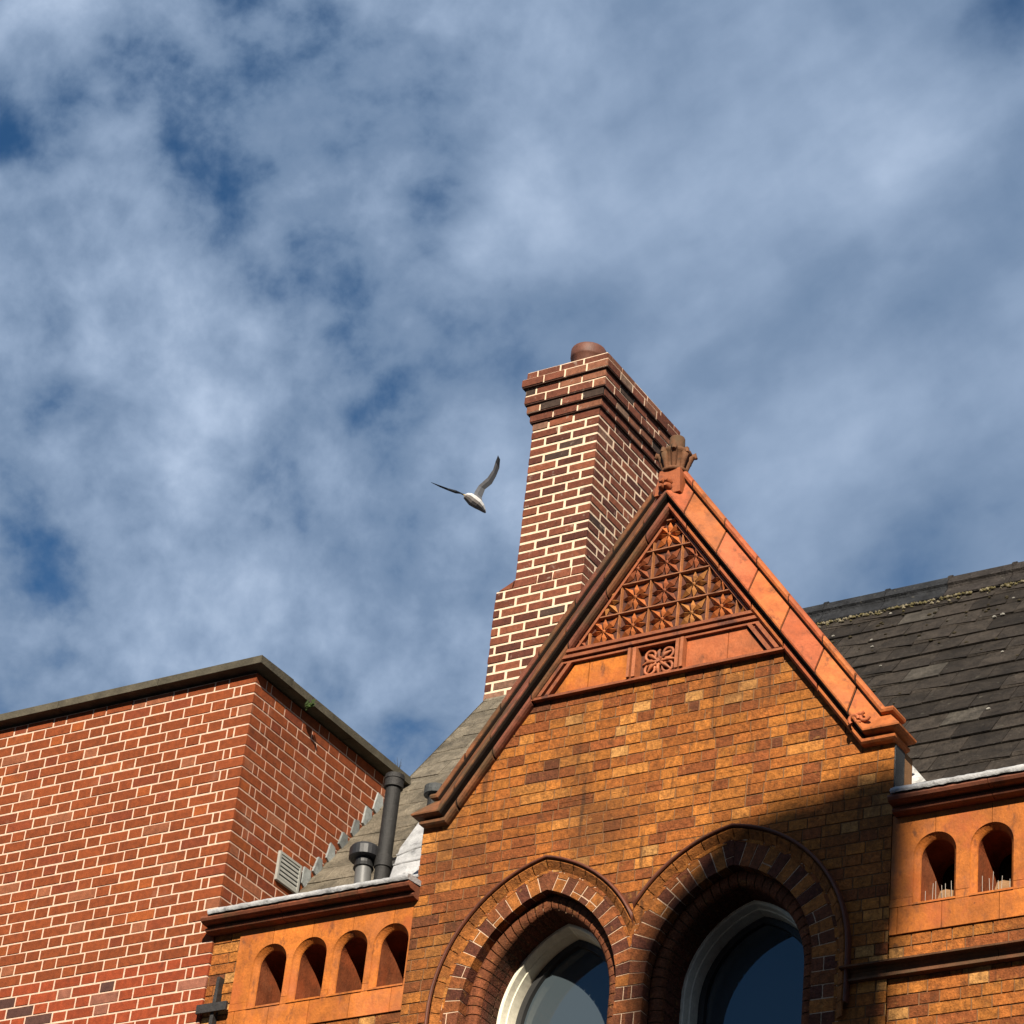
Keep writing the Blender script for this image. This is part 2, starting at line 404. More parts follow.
# =================================================================== GABLED BUILDING
gb_ = tag(empty('gabled_building'), 'orange brick building with terracotta gable, pointed arch windows, slate roof and tall brick chimney', 'building')
GX, WL, WR = -8.42, -10.065, -6.775
TH = R_(54.2); ZA = 12.20; ZK = 10.155
tanT, cosT = math.tan(TH), math.cos(TH)
def rake_z(x, w): return ZA + w/cosT - tanT*abs(x-GX)
SP = 8.80
ARCH = [dict(cx=-9.09, c=.21, out=.76), dict(cx=-7.80, c=.15, out=.80)]
VX = -8.452
def arch_hull(cx, c, w, zs=SP, zb=6.9, n=14):
    """pointed (c>0) or round (c=0) arch outline, counter-clockwise"""
    r = w+c; am = math.acos(c/r)
    right = [(cx-c+r*math.cos(am*i/n), zs+r*math.sin(am*i/n)) for i in range(n+1)]
    left = [(2*cx-x, z) for x, z in right[:-1]][::-1]
    return [(cx-w, zb), (cx+w, zb)] + right + left
holes = [arch_hull(A['cx'], A['c'], A['out']-.10) for A in ARCH]
lo = -.055
xk = (ZA+lo/cosT-10.08)/tanT
gkeep = [(WL, 7.6), (WR, 7.6), (WR, 10.12), (GX+xk, 10.12), (GX+(ZA+lo/cosT-10.886)/tanT, 10.886), (GX-(ZA+lo/cosT-10.886)/tanT, 10.886), (GX-xk, 10.12), (WL, 10.12)]
# the keep region is not convex at the kneelers: lay the wall in two stages
C2 = .0735
b = MB()
def gable_cells(u0, u1, z0, z1, course=C2):
    cells = []
    n = int(math.ceil((z1-z0)/course))
    for k in range(n):
        z = z1-(k+1)*course; u = u0-random.uniform(0, .25) if k % 2 else u0-.12; i = k % 2
        while u < u1:
            w = .252 if i % 2 == 0 else .118
            r = random.random()
            if w > .2 and r < .34: parts = [w*.5, w*.5]
            elif w > .2 and r < .44: parts = [w*.3, w*.7]
            else: parts = [w*(1+random.uniform(-.05, .05))]
            for pw in parts:
                jx = .0035+random.random()*.0015
                cells.append([u+jx, u+pw-jx, z+.004+random.uniform(-.0012, .0015), z+course-.004+random.uniform(-.0015, .0012), col_gable(w > .2, u, z)]); u += pw
            i += 1
    return cells
k1 = [(WL, 7.6), (WR, 7.6), (WR, 10.116), (WL, 10.116)]
k2 = [(GX-xk, 10.1162), (GX+xk, 10.1162), (GX+(ZA+lo/cosT-10.886)/tanT, 10.886), (GX-(ZA+lo/cosT-10.886)/tanT, 10.886)]
gc = gable_cells(WL, WR, 7.6, 10.886)
lay(b, gc, front, k1, holes, depth=.02, jd=.003)
lay(b, gc, front, k2, holes, depth=.02, jd=.003)
# side return of the gable above the parapet
b.build('gable_wall', 'brick_gable', gb_)
b = MB(); mo = (.26, .14, .07)
def strips(z0, z1, h):
    r = []; z = z0
    while z < z1-1e-6: r.append([WL, WR, z, min(z+h, z1), mo]); z += h
    return r
bk = lambda u, z, d: (u, FY+.0042-d*0, z) if d >= -.001 else (u, FY+.25, z)
cells = strips(7.6, 10.886, .4)
lay(b, cells, bk, k1, holes, depth=.3, jd=0); lay(b, cells, bk, k2, holes, depth=.3, jd=0)
b.build('wall_core', 'mortar', gb_)
b = MB()
b.box(WL, WR, FY+.26, FY+.9, 0, 8.0, mo); b.box(-11.63, WL, FY+.03, FY+.9, 0, 7.75, mo); b.box(WR, -2.9, FY+.03, FY+.9, 0, 7.75, mo)
b.box(WL, WR, FY+.01, FY+.25, 0, 7.59, mo)
b.build('lower_wall', 'brick_gable', gb_)

# --- arches: hood, voussoirs, roll, reveal, window
def arc_pts(A, w, ang_side, t, y):
    """side +1/-1, t<=0 : below springing (metres), t in 0..1 : along the arc"""
    c = A['c']; r = w+c
    if t <= 0: x, z = w, SP+t
    else:
        am = math.acos(max(-1, min(1, c/r)))*t; x, z = -c+r*math.cos(am), SP+r*math.sin(am)
    return (A['cx']+ang_side*x, y, z)
def sweep_arch(mb, A, section, c, t0=-1.2, closed=False, clampx=None, n=22, sides=(-1, 1), zs=None):
    for s in sides:
        rows = []
        for t in [t0, 0]+[i/n for i in range(1, n+1)]:
            row = []
            for w, y in section:
                x, yy, z = arc_pts(A, w, s, t, y)
                if clampx is not None:
                    x2 = min(x, clampx) if A['cx'] < clampx else max(x, clampx)
                    if x2 != x: x, yy = x2, FY+.004
                row.append((x, yy, z))
            rows.append(row)
        mb.grid(rows, c, closed)
def win_arch(A, idx):
    # hood mould: thin dark drip roll with a sloping orange bed below it
    o = A['out']
    hb = MB()
    sweep_arch(hb, A, [(o, FY+.01), (o, FY-.038), (o-.004, FY-.048), (o-.011, FY-.051), (o-.018, FY-.046), (o-.021, FY-.034)], (.15, .042, .018), t0=-.12 if idx == 0 else -.32, clampx=VX)
    hood = hb.build('hood_mould', 'terra_red', gb_, True)
    # voussoirs (and the orange bed course outside them)
    v = MB()
    def ring_cells(w0, w1, step, colf, split=0, yy=0.0, gap=.004, dep=.12):
        am = math.acos(A['c']/(w1+A['c'])); L_ = am*(w1+A['c']); n = max(3, int(round(L_/step)))
        for s in (-1, 1):
            nb = int(1.2/step)
            for k in range(-nb, n):
                if k < 0: ta, tb = (k*step+gap), ((k+1)*step-gap)
                else: ta, tb = (k+gap/step)/n, (k+1-gap/step)/n
                if k == -1: tb = -gap
                if k == 0: ta = gap/step/n
                segs = [(w0, w1)]
                if split and random.random() < split:
                    q = w0+(w1-w0)*random.choice((.3, .34, .68)); segs = [(w0, q-gap), (q+gap, w1)]
                elif split and k < 0 and k % 2: segs = [(w0, w0+(w1-w0)*.45), (w0+(w1-w0)*.45+2*gap, w1)]
                for (wa, wb) in segs:
                    if k < 0: p = [arc_pts(A, wa, s, ta, 0), arc_pts(A, wb, s, ta, 0), arc_pts(A, wb, s, tb, 0), arc_pts(A, wa, s, tb, 0)]
                    else:
                        # use the same angle for both radii so the joints are radial
                        amm = math.acos(A['c']/(w1+A['c']))
                        f = lambda w, t: (A['cx']+s*(-A['c']+(w+A['c'])*math.cos(amm*t)), 0, SP+(w+A['c'])*math.sin(amm*t))
                        p = [f(wa, ta), f(wb, ta), f(wb, (ta+tb)/2), f(wb, tb), f(wa, tb), f(wa, (ta+tb)/2)]
                    q2 = [(x, z) for x, _, z in p]
                    q2 = clip(q2, (A['cx'], 0), (A['cx'], 99), s < 0)
                    if len(q2) > 2: q2 = clip(q2, (VX-.001*0, 0), (VX, 99), A['cx'] < VX)
                    if area(q2) < 1e-4: continue
                    d = random.uniform(-.002, .002); c = colf(k)
                    v.prism([(x, FY+yy-d, z) for x, z in q2], [(x, FY+yy+dep, z) for x, z in q2], c)
    wv = .55
    def cv(k):
        r = random.random()
        if k % 2: c = (.13, .040, .022) if r < .7 else (.22, .07, .03)
        else: c = (.46, .16, .035) if r < .6 else (.32, .10, .03)
        return jit(c, .15)
    ring_cells(wv, o-.088, .086, cv, .25)
    v.build('voussoirs', 'brick_gable', gb_)
    bd = MB()
    # bed course: sloping bricks between voussoirs and the drip roll
    for s in (-1, 1):
        nseg = 12
        for k in range(-4 if idx else -2, nseg):
            if k < 0: ts = [(k*.1+.003), ((k+1)*.1-.003)]
            else: ts = [(k+.03)/nseg+1e-4, (k+.5)/nseg, (k+.97)/nseg]
            sec = [(o-.084, FY+.006), (o-.078, FY-.001), (o-.034, FY-.034), (o-.026, FY-.03)]
            rows = []
            for t in ts:
                row = []
                for w, y in sec:
                    x, yy, z = arc_pts(A, w, s, t, y); x2 = min(x, VX) if idx == 0 else max(x, VX); yy = yy if x2 == x else FY+.004; row.append((x2, yy, z))
                rows.append(row)
            bd.grid(rows, jit((.42, .145, .032), .2))
    bd.build('bed_course', 'brick_gable', gb_)
    cm = MB(); sweep_arch(cm, A, [(o-.03, FY+.006), (o-.082, FY+.0035), (wv+.002, FY+.0035), (wv+.004, FY+.09)], (.80, .56, .38), clampx=VX)
    sweep_arch(cm, A, [(wv+.01, FY+.096), (.462, FY+.098), (.462, FY+.13), (.4615, FY+.45)], (.38, .24, .15))
    cm.build('joint_mortar', 'mortar', gb_)
    # roll of header bricks, then the bricks of the reveal
    rl = MB(); rv = MB()
    for s in (-1, 1):
        am = math.acos(A['c']/(.5+A['c'])); n = int(round(am*(.5+A['c'])/.062))
        for k in range(-18, n):
            for sec, mbx, cc, br in (([(.552, FY+.093), (.545, FY+.078), (.532, FY+.07), (.515, FY+.066), (.49, FY+.066), (.47, FY+.074), (.458, FY+.088), (.455, FY+.11)], rl, (.24, .075, .030), 1), ([(.455, FY+.113), (.455, FY+.225)], rv, (.20, .06, .03), 0), ([(.455, FY+.231), (.455, FY+.34)], rv, (.20, .06, .03), 0)):
                g_ = .0035
                if k < 0: ts = [k*.075+g_, (k+1)*.075-g_]
                else: ts = [(k+.055)/n, (k+.5)/n, (k+.945)/n]
                rows = []
                for t in ts:
                    row = []
                    for w, y in sec:
                        if k < 0: row.append(arc_pts(A, w, s, t, y))
                        else:
                            a_ = math.acos(A['c']/(w+A['c']))*t; row.append((A['cx']+s*(-A['c']+(w+A['c'])*math.cos(a_)), y, SP+(w+A['c'])*math.sin(a_)))
                    rows.append(row)
                mbx.grid(rows, jit(cc, .22))
    rl.build('roll_moulding', 'brick_gable', gb_, True); rv.build('window_reveal', 'brick_gable', gb_)
    # window
    fr = MB(); cw = (1.15, 1.08, .86)
    sweep_arch(fr, A, [(.460, FY+.30), (.452, FY+.285), (.438, FY+.285), (.432, FY+.292), (.426, FY+.345), (.420, FY+.35), (.414, FY+.425), (.410, FY+.46)], cw)
    f_ = fr.build('window', 'plain', gb_)
    sa = MB(); sweep_arch(sa, A, [(.4095, FY+.425), (.372, FY+.427), (.366, FY+.45), (.366, FY+.47)], (.03, .03, .03)); sa.build('sash', 'plain', f_)
    pn = MB(); pn.face([(x, FY+.455, z) for x, z in arch_hull(A['cx'], A['c'], .40)], (.1, .1, .1)); pn.build('pane', 'glass', f_)
    bx = MB(); bx.face([(x, FY+.9, z) for x, z in arch_hull(A['cx'], A['c'], .6)], (.01, .01, .01)); bx.build('dark_room', 'plain', f_)
for i, A in enumerate(ARCH): win_arch(A, i)

# --- wings either side: brick, arcade panels, cornice, string
def wing(x0, x1, centres, px0, px1, nm):
    w = MB(); place = lambda u, z, d: (u, FY+.015-d, z)
    cs = gable_cells(x0, x1, 7.6, 8.868)
    lay(w, cs, place, [(x0, 7.6), (x1, 7.6), (x1, 8.868), (x0, 8.868)], (), depth=.02, jd=.002)
    cs = gable_cells(x0, x1, 8.868, 9.62)
    if px0-x0 > .02: lay(w, cs, place, [(x0, 8.868), (px0-.004, 8.868), (px0-.004, 9.62), (x0, 9.62)], (), jd=.002)
    w.build('wing_wall', 'brick_gable', gb_)
    mm = MB(); mm.box(x0, x1, FY+.0205, FY+.3, 7.6, 8.869, mo); mm.box(x0, px0, FY+.0205, FY+.3, 8.869, 9.62, mo); mm.build('wing_core', 'mortar', gb_)
    # terracotta arcade
    t = MB(); tp = lambda u, z, d: (u, FY+.003-d, z); oc = (.58, .170, .022)
    zb, zt, ow, zs = 9.05, 9.62, .102, 9.345
    hulls = [arch_hull(c_, 1e-4, ow+.03, zs, zb-.012, 10) for c_ in centres]
    xs = [px0]+[c_ for c_ in centres]+[px1]
    joints = [px0+.0]+[c_ for c_ in centres]+[px1]
    for i in range(len(joints)-1):
        lay(t, [[joints[i]+.002, joints[i+1]-.002, zb+.04, zt, jit(oc, .18)]], tp, None, hulls, depth=.05, jd=.0008)
        lay(t, [[joints[i]+.05+.002, joints[i+1]+.05-.002 if i < len(joints)-2 else joints[i+1]-.002, 8.87, zb-.015, jit(oc, .2)]], tp, None, hulls, depth=.05, jd=.0008)
    lay(t, [[px0+.002, px0+.048, 8.87, zb-.015, jit(oc, .1)]], tp)
    edges = [px0]+sum([[c_-ow-.02, c_+ow+.02] for c_ in centres], [])+[px1]
    for i in range(0, len(edges), 2):
        lay(t, [[edges[i]+.0, edges[i+1], zb-.012, zb+.037, jit(oc, .12)]], tp, None, hulls, depth=.05, jd=.003)
    for c_ in centres:
        A = dict(cx=c_, c=1e-4)
        for s in (-1, 1):
            for sec, cc in (([(ow+.031, FY+.003), (ow+.026, FY+.012), (ow+.004, FY+.04), (ow, FY+.048)], jit(oc, .06)), ([(ow, FY+.048), (ow, FY+.34)], (.25, .064, .020))):
                rows = []
                for k in range(-1, 11):
                    if k == -1: row = [(c_+s*w_, y, zb) for w_, y in sec]
                    else: row = [(c_+s*w_*math.cos(math.pi/2*k/10), y, zs+w_*math.sin(math.pi/2*k/10)) for w_, y in sec]
                    rows.append(row)
                t.grid(rows, cc)
        # sill: small bevelled lip and the floor of the opening
        t.prism([(c_-ow-.03, FY-.004, zb-.014), (c_+ow+.03, FY-.004, zb-.014), (c_+ow+.03, FY-.004, zb-.002), (c_-ow-.03, FY-.004, zb-.002)], [(c_-ow-.03, FY+.06, zb-.014), (c_+ow+.03, FY+.06, zb-.014), (c_+ow+.03, FY+.06, zb+.006), (c_-ow-.03, FY+.06, zb+.006)], jit(oc, .1))
        t.box(c_-ow-.02, c_+ow+.02, FY+.061, FY+.34, zb-.01, zb+.006, (.30, .12, .05))
    o = t.build('arcade_panel', 'terracotta', gb_)
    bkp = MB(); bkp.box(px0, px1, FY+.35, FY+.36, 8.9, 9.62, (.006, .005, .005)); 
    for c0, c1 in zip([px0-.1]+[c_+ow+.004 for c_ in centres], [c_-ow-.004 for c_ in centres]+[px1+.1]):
        bkp.box(max(c0, px0+.001), min(c1, px1-.001), FY+.056, FY+.349, 8.88, zb+.45, (.08, .03, .015))  # niche back and sides blackened to stand for their shade
    bkp.box(px0, px1, FY+.056, FY+.349, 8.875, zb-.012, (.30, .08, .025)); bkp.build('recess_shade_lining', 'plain', gb_)
    return o
LC = [-11.147, -10.834, -10.521, -10.210]
RC = [-6.500, -6.152, -5.804, -5.456, -5.108, -4.76]
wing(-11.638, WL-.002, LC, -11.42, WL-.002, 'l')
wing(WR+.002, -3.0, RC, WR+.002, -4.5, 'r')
for c_ in LC:
    sbm = MB(); sbm.box(c_+.035, c_+.10, FY+.20, FY+.30, 9.058, 9.15, jit((.40, .26, .13), .1)); sbm.build('sill_block', 'mortar', gb_)
for c_ in RC:
    sbm = MB()
    prof = [(c_-.03, 9.058), (c_+.098, 9.058), (c_+.095, 9.10), (c_+.07, 9.15), (c_+.02, 9.165), (c_-.015, 9.16), (c_-.03, 9.12)]
    sbm.prism([(x, FY+.12, z) for x, z in prof], [(x, FY+.26, z) for x, z in prof], jit((.42, .24, .12), .1), True)
    sbm.build('sill_block', 'mortar', gb_)
for c_ in RC:
    sp = MB()
    for k in range(6):
        x = c_-.075+k*.03+random.uniform(-.006, .006)
        sp.tube([(x, FY+.05+.03*(k % 2), 9.055), (x+random.uniform(-.006, .006), FY+.05+.03*(k % 2), 9.055+random.uniform(.08, .14))], .0016, (.34, .28, .22), 5)
    sp.build('bird_spikes', 'plain', gb_)

def cornice(x0, x1, xr0, nm):
    c = MB(); k = (.24, .075, .035)
    # joints every ~.6 m
    x = x0
    while x < x1-1e-6:
        xe = min(x+.62, x1); e0 = x+.002 if x > x0 else x; e1 = xe-.002
        cc = jit(k, .15)
        sec = [(FY+.02, 9.604), (FY-.045, 9.606), (FY-.062, 9.612), (FY-.07, 9.622), (FY-.062, 9.634), (FY-.05, 9.640), (FY-.05, 9.646), (FY-.105, 9.648), (FY-.125, 9.658), (FY-.135, 9.674), (FY-.132, 9.690), (FY+.02, 9.694)]
        rows = [[(xx, y, z) for y, z in sec] for xx in (e0, e1)]
        c.grid(rows, cc); c.face(rows[0], cc); c.face(rows[1][::-1], cc)
        x = xe
    o = c.build('cornice', 'terra_weathered' if nm == 'l' else 'terra_red', gb_)
    l = MB(); n_ = int((x1-xr0)/.03); rows = []
    for i in range(n_+1):
        xx = xr0+(x1-xr0)*i/n_
        q = lambda a: random.uniform(-a, a)
        rows.append([(xx, FY-.146+q(.002), 9.690+q(.003)), (xx, FY-.156+q(.002), 9.704+q(.003)), (xx, FY-.15+q(.003), 9.722+q(.003)), (xx, FY-.13, 9.733+q(.003)), (xx, FY-.08, 9.738+q(.002)), (xx, FY+.05, 9.742), (xx, FY+.55, 9.76)])
    l.grid(rows, (.50, .50, .50)); l.face(rows[0], (.5, .5, .5)); l.face(rows[-1][::-1], (.5, .5, .5))
    l.build('gutter_lead', 'lead', gb_, True)
cornice(-11.665, WL+.03, -11.60, 'l')
cornice(WR+.03, -3.0, WR+.055, 'r')
for xa, xb in ((-11.66, WL), (WR, -3)):
    b = MB(); b.box(xa, xb, FY+.37, FY+.56, 9.3, 9.70, mo); b.build('parapet_core', 'mortar', gb_)
# string course to the right, hood stop
s_ = MB(); x = WR
st = [(FY+.02, 8.712), (FY-.04, 8.700), (FY-.068, 8.690), (FY-.066, 8.680), (FY-.02, 8.674), (FY-.008, 8.66), (FY-.006, 8.632), (FY-.03, 8.622), (FY-.030, 8.608), (FY+.02, 8.602)]
for (xa, xb) in ((ARCH[1]['cx']+.755, WR), (WR+.0015, -6.1), (-6.097, -5.4), (-5.397, -4.7), (-4.697, -3.0)):
    rows = [[(xx, y, z) for y, z in st] for xx in (xa, xb)]; cc = jit((.17, .07, .03), .2)  # colour lowered to deepen the shadow of the course
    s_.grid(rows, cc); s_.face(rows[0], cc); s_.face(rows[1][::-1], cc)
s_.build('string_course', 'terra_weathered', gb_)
# iron tie plate on the left pilaster
an = MB(); ic = (.03, .026, .024)
an.prism([(-11.545, FY-.03, 8.80), (-11.515, FY-.03, 8.80), (-11.505, FY-.03, 9.285), (-11.53, FY-.03, 9.285)], [(-11.545, FY+.02, 8.80), (-11.515, FY+.02, 8.80), (-11.505, FY+.02, 9.285), (-11.53, FY+.02, 9.285)], ic, True)
an.box(-11.645, -11.405, FY-.05, FY-.031, 9.035, 9.095, ic)
an.build('tie_plate', 'iron', gb_)

# --- gable coping with kneelers
SEC = [(-.050, -.02), (-.050, .025), (-.046, .045), (-.036, .058), (-.022, .060), (-.010, .050), (-.004, .040), (.004, .036), (.008, .088), (.014, .100), (.024, .102), (.155, -.008), (.156, .008), (.163, .022), (.178, .028), (.192, .022), (.200, .004), (.200, -.06), (.190, -.34)]
XE = {1: WR-.03, -1: WL+.055}
BK = {1: .15, -1: .34}
def node(kind, s, w, p, x=None, shr=0.0):
    if kind == 'rake': return (GX+s*x, FY-p, rake_z(GX+x, w))
    if kind == 'apex': return (GX, FY-p, ZA+w/cosT)
    if kind == 'corner': 
        z = ZK+w; xx = (ZA+w/cosT-z)/tanT; return (GX+s*xx, FY-p, z)
    if kind == 'endc': return (XE[s]+s*p, FY-p, ZK+w)
    if kind == 'back': return (XE[s]+s*p, FY+BK[s], ZK+w)
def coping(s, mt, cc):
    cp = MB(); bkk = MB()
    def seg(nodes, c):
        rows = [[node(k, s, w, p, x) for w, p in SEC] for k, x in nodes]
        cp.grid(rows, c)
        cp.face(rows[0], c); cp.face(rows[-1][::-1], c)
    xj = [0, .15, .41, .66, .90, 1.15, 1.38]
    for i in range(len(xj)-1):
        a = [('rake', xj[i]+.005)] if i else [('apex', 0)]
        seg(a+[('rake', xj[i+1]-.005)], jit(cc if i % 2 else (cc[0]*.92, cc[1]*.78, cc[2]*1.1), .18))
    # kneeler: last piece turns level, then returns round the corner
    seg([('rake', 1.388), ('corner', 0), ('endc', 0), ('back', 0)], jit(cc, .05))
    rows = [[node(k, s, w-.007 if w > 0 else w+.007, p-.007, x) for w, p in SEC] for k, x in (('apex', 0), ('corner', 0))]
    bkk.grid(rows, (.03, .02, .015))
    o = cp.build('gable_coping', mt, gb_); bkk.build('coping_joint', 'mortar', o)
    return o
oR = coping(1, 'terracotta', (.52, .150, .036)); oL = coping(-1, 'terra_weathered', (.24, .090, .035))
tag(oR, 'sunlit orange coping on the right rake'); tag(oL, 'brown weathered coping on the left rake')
# little carved scroll on the right kneeler
sc2 = MB()
for k in range(3):
    th0 = k*.9
    base = Vector((-7.00+.035*k, FY-.085+.004*k, 10.255+.008*k))
    sc2.tube([base+Vector((.03*math.cos(a*.6+th0), -.01, .03*math.sin(a*.6+th0))) for a in range(8)], [.012]*8, (.50, .14, .05), 6)
sc2.build('carved_scroll', 'terracotta', gb_, True)
# gable side, backing of the coping
b = MB(); ld = (.03, .033, .036)
b.box(WR-.3, WR-.002, FY+.0205, FY+.13, 9.6, 10.10, mo); b.build('gable_return', 'mortar', gb_); b = MB(); b.box(WR-.0018, WR+.008, FY+.005, FY+.128, 9.735, 10.10, ld); b.build('lead_upstand', 'lead', gb_); b = MB()
b.box(WL+.002, WL+.3, FY+.0205, FY+.34, 9.6, 10.10, mo)
b.build('gable_return', 'mortar', gb_)
# finial
fn = MB(); fc = (.19, .080, .036); fcr = (.40, .11, .035)
fy = FY-.01
zb = ZA+.12
fn.prism([(GX-.095, FY-.085, zb-.10), (GX+.095, FY-.085, zb-.10), (GX+.075, FY-.075, zb+.095), (GX-.075, FY-.075, zb+.095)], [(GX-.095, FY+.12, zb-.10), (GX+.095, FY+.12, zb-.10), (GX+.075, FY+.09, zb+.095), (GX-.075, FY+.09, zb+.095)], fcr, True)
fnb = fn.build('finial', 'terra_red', gb_)
f2 = MB()
f2.lathe(GX, fy, [(.0, zb+.09), (.085, zb+.09), (.09, zb+.11), (.07, zb+.125), (.075, zb+.16), (.09, zb+.20), (.10, zb+.225), (.112, zb+.235), (.108, zb+.25), (.08, zb+.258), (.058, zb+.262), (.055, zb+.30), (.052, zb+.37), (.048, zb+.378), (0, zb+.378)], fc, 16)
for k in range(8):
    a = math.pi/4*k+.39; dx, dy = math.cos(a), math.sin(a); r2 = .128 if k % 2 == 0 else .112
    f2.tube([(GX+dx*.065, fy+dy*.065, zb+.10), (GX+dx*.082, fy+dy*.082, zb+.17), (GX+dx*.098, fy+dy*.098, zb+.222), (GX+dx*r2, fy+dy*r2, zb+.238), (GX+dx*(r2+.005), fy+dy*(r2+.005), zb+.215)], [.016, .022, .026, .022, .012], jit(fc, .2), 7)
f2.build('leafy_capital', 'terra_weathered', fnb, True)
# little rosette below the finial
rz = MB()
for k in range(4):
    a = math.pi/4+k*math.pi/2; cxx, czz = GX-.01+.028*math.cos(a), ZA+.085+.028*math.sin(a)
    rz.lathe(cxx, 0, [], fcr) if False else None
    rz.tube([(cxx, FY-.135, czz), (cxx, FY-.11, czz), (cxx, FY-.09, czz)], [.012, .024, .028], fcr, 8)
rz.build('rosette', 'terra_red', fnb, True)

# --- tympanum
TY = FY-.012
ty = MB(); oc = (.60, .178, .022)
inner = lambda w, zt: [(GX-(ZA+w/cosT-zt)/tanT, zt), (GX+(ZA+w/cosT-zt)/tanT, zt)]
# flat panels of the lower band
pz0, pz1 = 10.898, 11.115
hull = [(GX-(ZA-.14/cosT-pz0)/tanT, pz0), (GX+(ZA-.14/cosT-pz0)/tanT, pz0), (GX+(ZA-.14/cosT-pz1)/tanT, pz1), (GX-(ZA-.14/cosT-pz1)/tanT, pz1)]
tpl = lambda u, z, d: (u, TY-d, z)
xsj = [-9.5, -8.93, -8.625, -8.225, -7.93, -7.3]
for a, c_ in zip(xsj[:-1], xsj[1:]):
    if abs(a+8.625) < 1e-6: continue
    cc = jit(oc if a < -8.4 else (.50, .135, .04), .08)
    if abs(a+8.225) < 1e-6: ty.build('tympanum_panels', 'terracotta', gb_); ty = MB()
    lay(ty, [[a+.003, c_-.003, pz0, pz1, cc]], tpl, hull, (), depth=.03, jd=.001)
ty.build('tympanum_panels', 'terracotta', gb_)
b = MB()
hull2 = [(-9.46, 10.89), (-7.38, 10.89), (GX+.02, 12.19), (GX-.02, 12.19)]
b.prism([(x, FY+.016, z) for x, z in hull2], [(x, FY+.3, z) for x, z in hull2], (.11, .032, .014))  # ground darkened to paint the shade between the petals
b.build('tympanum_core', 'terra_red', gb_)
md = MB(); rc = (.36, .105, .038)
def bar(z0, z1, y, w=-.05, c=None, yb=FY+.03):
    a0 = inner(w, z0); a1 = inner(w, z1); r = [(a0[0][0], z0), (a0[1][0], z0), (a1[1][0], z1), (a1[0][0], z1)]
    md.prism([(x, y, z) for x, z in r], [(x, yb, z) for x, z in r], c or jit(rc, .1))
bar(10.880, 10.897, FY-.045, -.03); bar(10.8972, 10.902, FY-.03, -.03)
bar(11.115, 11.128, FY-.035); bar(11.1282, 11.142, FY-.018); bar(11.1422, 11.165, FY-.052); bar(11.1652, 11.18, FY-.03); bar(11.1802, 11.203, FY-.060); bar(11.2032, 11.212, FY-.04)
# inner raked rolls beside the flat panels and up the tympanum edge
for s in (-1, 1):
    for (wa, wb, y, za, zb_) in ((-.125, -.10, FY-.04, 10.9025, 11.1145), (-.0995, -.0805, FY-.02, 10.9025, 11.1145), (-.08, -.056, FY-.045, 10.9025, 11.1145), (-.074, -.056, FY-.015, 11.2125, 12.02)):
        pts = []
        for w, z in ((wa, za), (wb, za), (wb, zb_), (wa, zb_)):
            pts.append((GX+s*(ZA+w/cosT-z)/tanT, z))
        md.prism([(x, y, z) for x, z in pts], [(x, FY+.03, z) for x, z in pts], jit(rc, .1), True)
# frame of the rose panel
for x0, x1, y in ((-8.625, -8.605, FY-.06), (-8.6045, -8.592, FY-.03), (-8.5915, -8.567, FY-.055), (-8.283, -8.259, FY-.055), (-8.2585, -8.2465, FY-.03), (-8.246, -8.225, FY-.06)):
    md.box(x0, x1, y, FY+.03, 10.9025, 11.1145, jit((.50, .16, .06), .08))
md.build('tympanum_mouldings', 'terra_red', gb_)
# diaper of leaf tiles
dp = MB(); TS = .2130; gx0, gz0 = -8.322, 11.212
def petal(cx, cz, a, L1, wd, h, c, y0):
    dx, dz = math.cos(a), math.sin(a)
    P = lambda r, t, hh: (cx+dx*r-dz*t, y0-hh, cz+dz*r+dx*t)
    tip = P(L1, 0, h*.25); basep = P(L1*.10, 0, h*.5); ml = P(L1*.52, wd, h*.1); mr_ = P(L1*.52, -wd, h*.1); rid = P(L1*.5, 0, h)
    for q in ((basep, mr_, rid), (mr_, tip, rid), (tip, ml, rid), (ml, basep, rid)): dp.face(q, c)
def inside(x, z, w): return z < rake_z(x, w) 
for i in range(-6, 6):
    for j in range(0, 5):
        cx0 = gx0+TS*(i+.5); cz0 = gz0+TS*(j+.5)
        if not any(inside(cx0+ax*TS/2, cz0+az*TS/2, -.04) for ax in (-1, 0, 1) for az in (-1, 0, 1)): continue
        r = random.random(); tcx = jit((.50, .140, .03) if r < .6 else ((.50, .20, .05) if r < .8 else (.36, .095, .03)), .15)
        for k in range(8):
            a = k*math.pi/4; 
            L1 = .098 if k % 2 == 0 else .128
            tx, tz = cx0+math.cos(a)*L1*.6, cz0+math.sin(a)*L1*.6
            if inside(tx, tz, -.03): petal(cx0, cz0, a, L1, .024 if k % 2 else .020, .034, jit(tcx, .08), FY+.014)
        if inside(cx0, cz0, -.04):
            for k in range(6): 
                a0, a1 = k*math.pi/3, (k+1)*math.pi/3
                dp.face([(cx0+.014*math.cos(a0), FY-.004, cz0+.014*math.sin(a0)), (cx0+.014*math.cos(a1), FY-.004, cz0+.014*math.sin(a1)), (cx0, FY-.016, cz0)], tcx)
            dp.box(cx0-.010, cx0+.010, FY-.004, FY+.02, cz0-.010, cz0+.010, tcx)
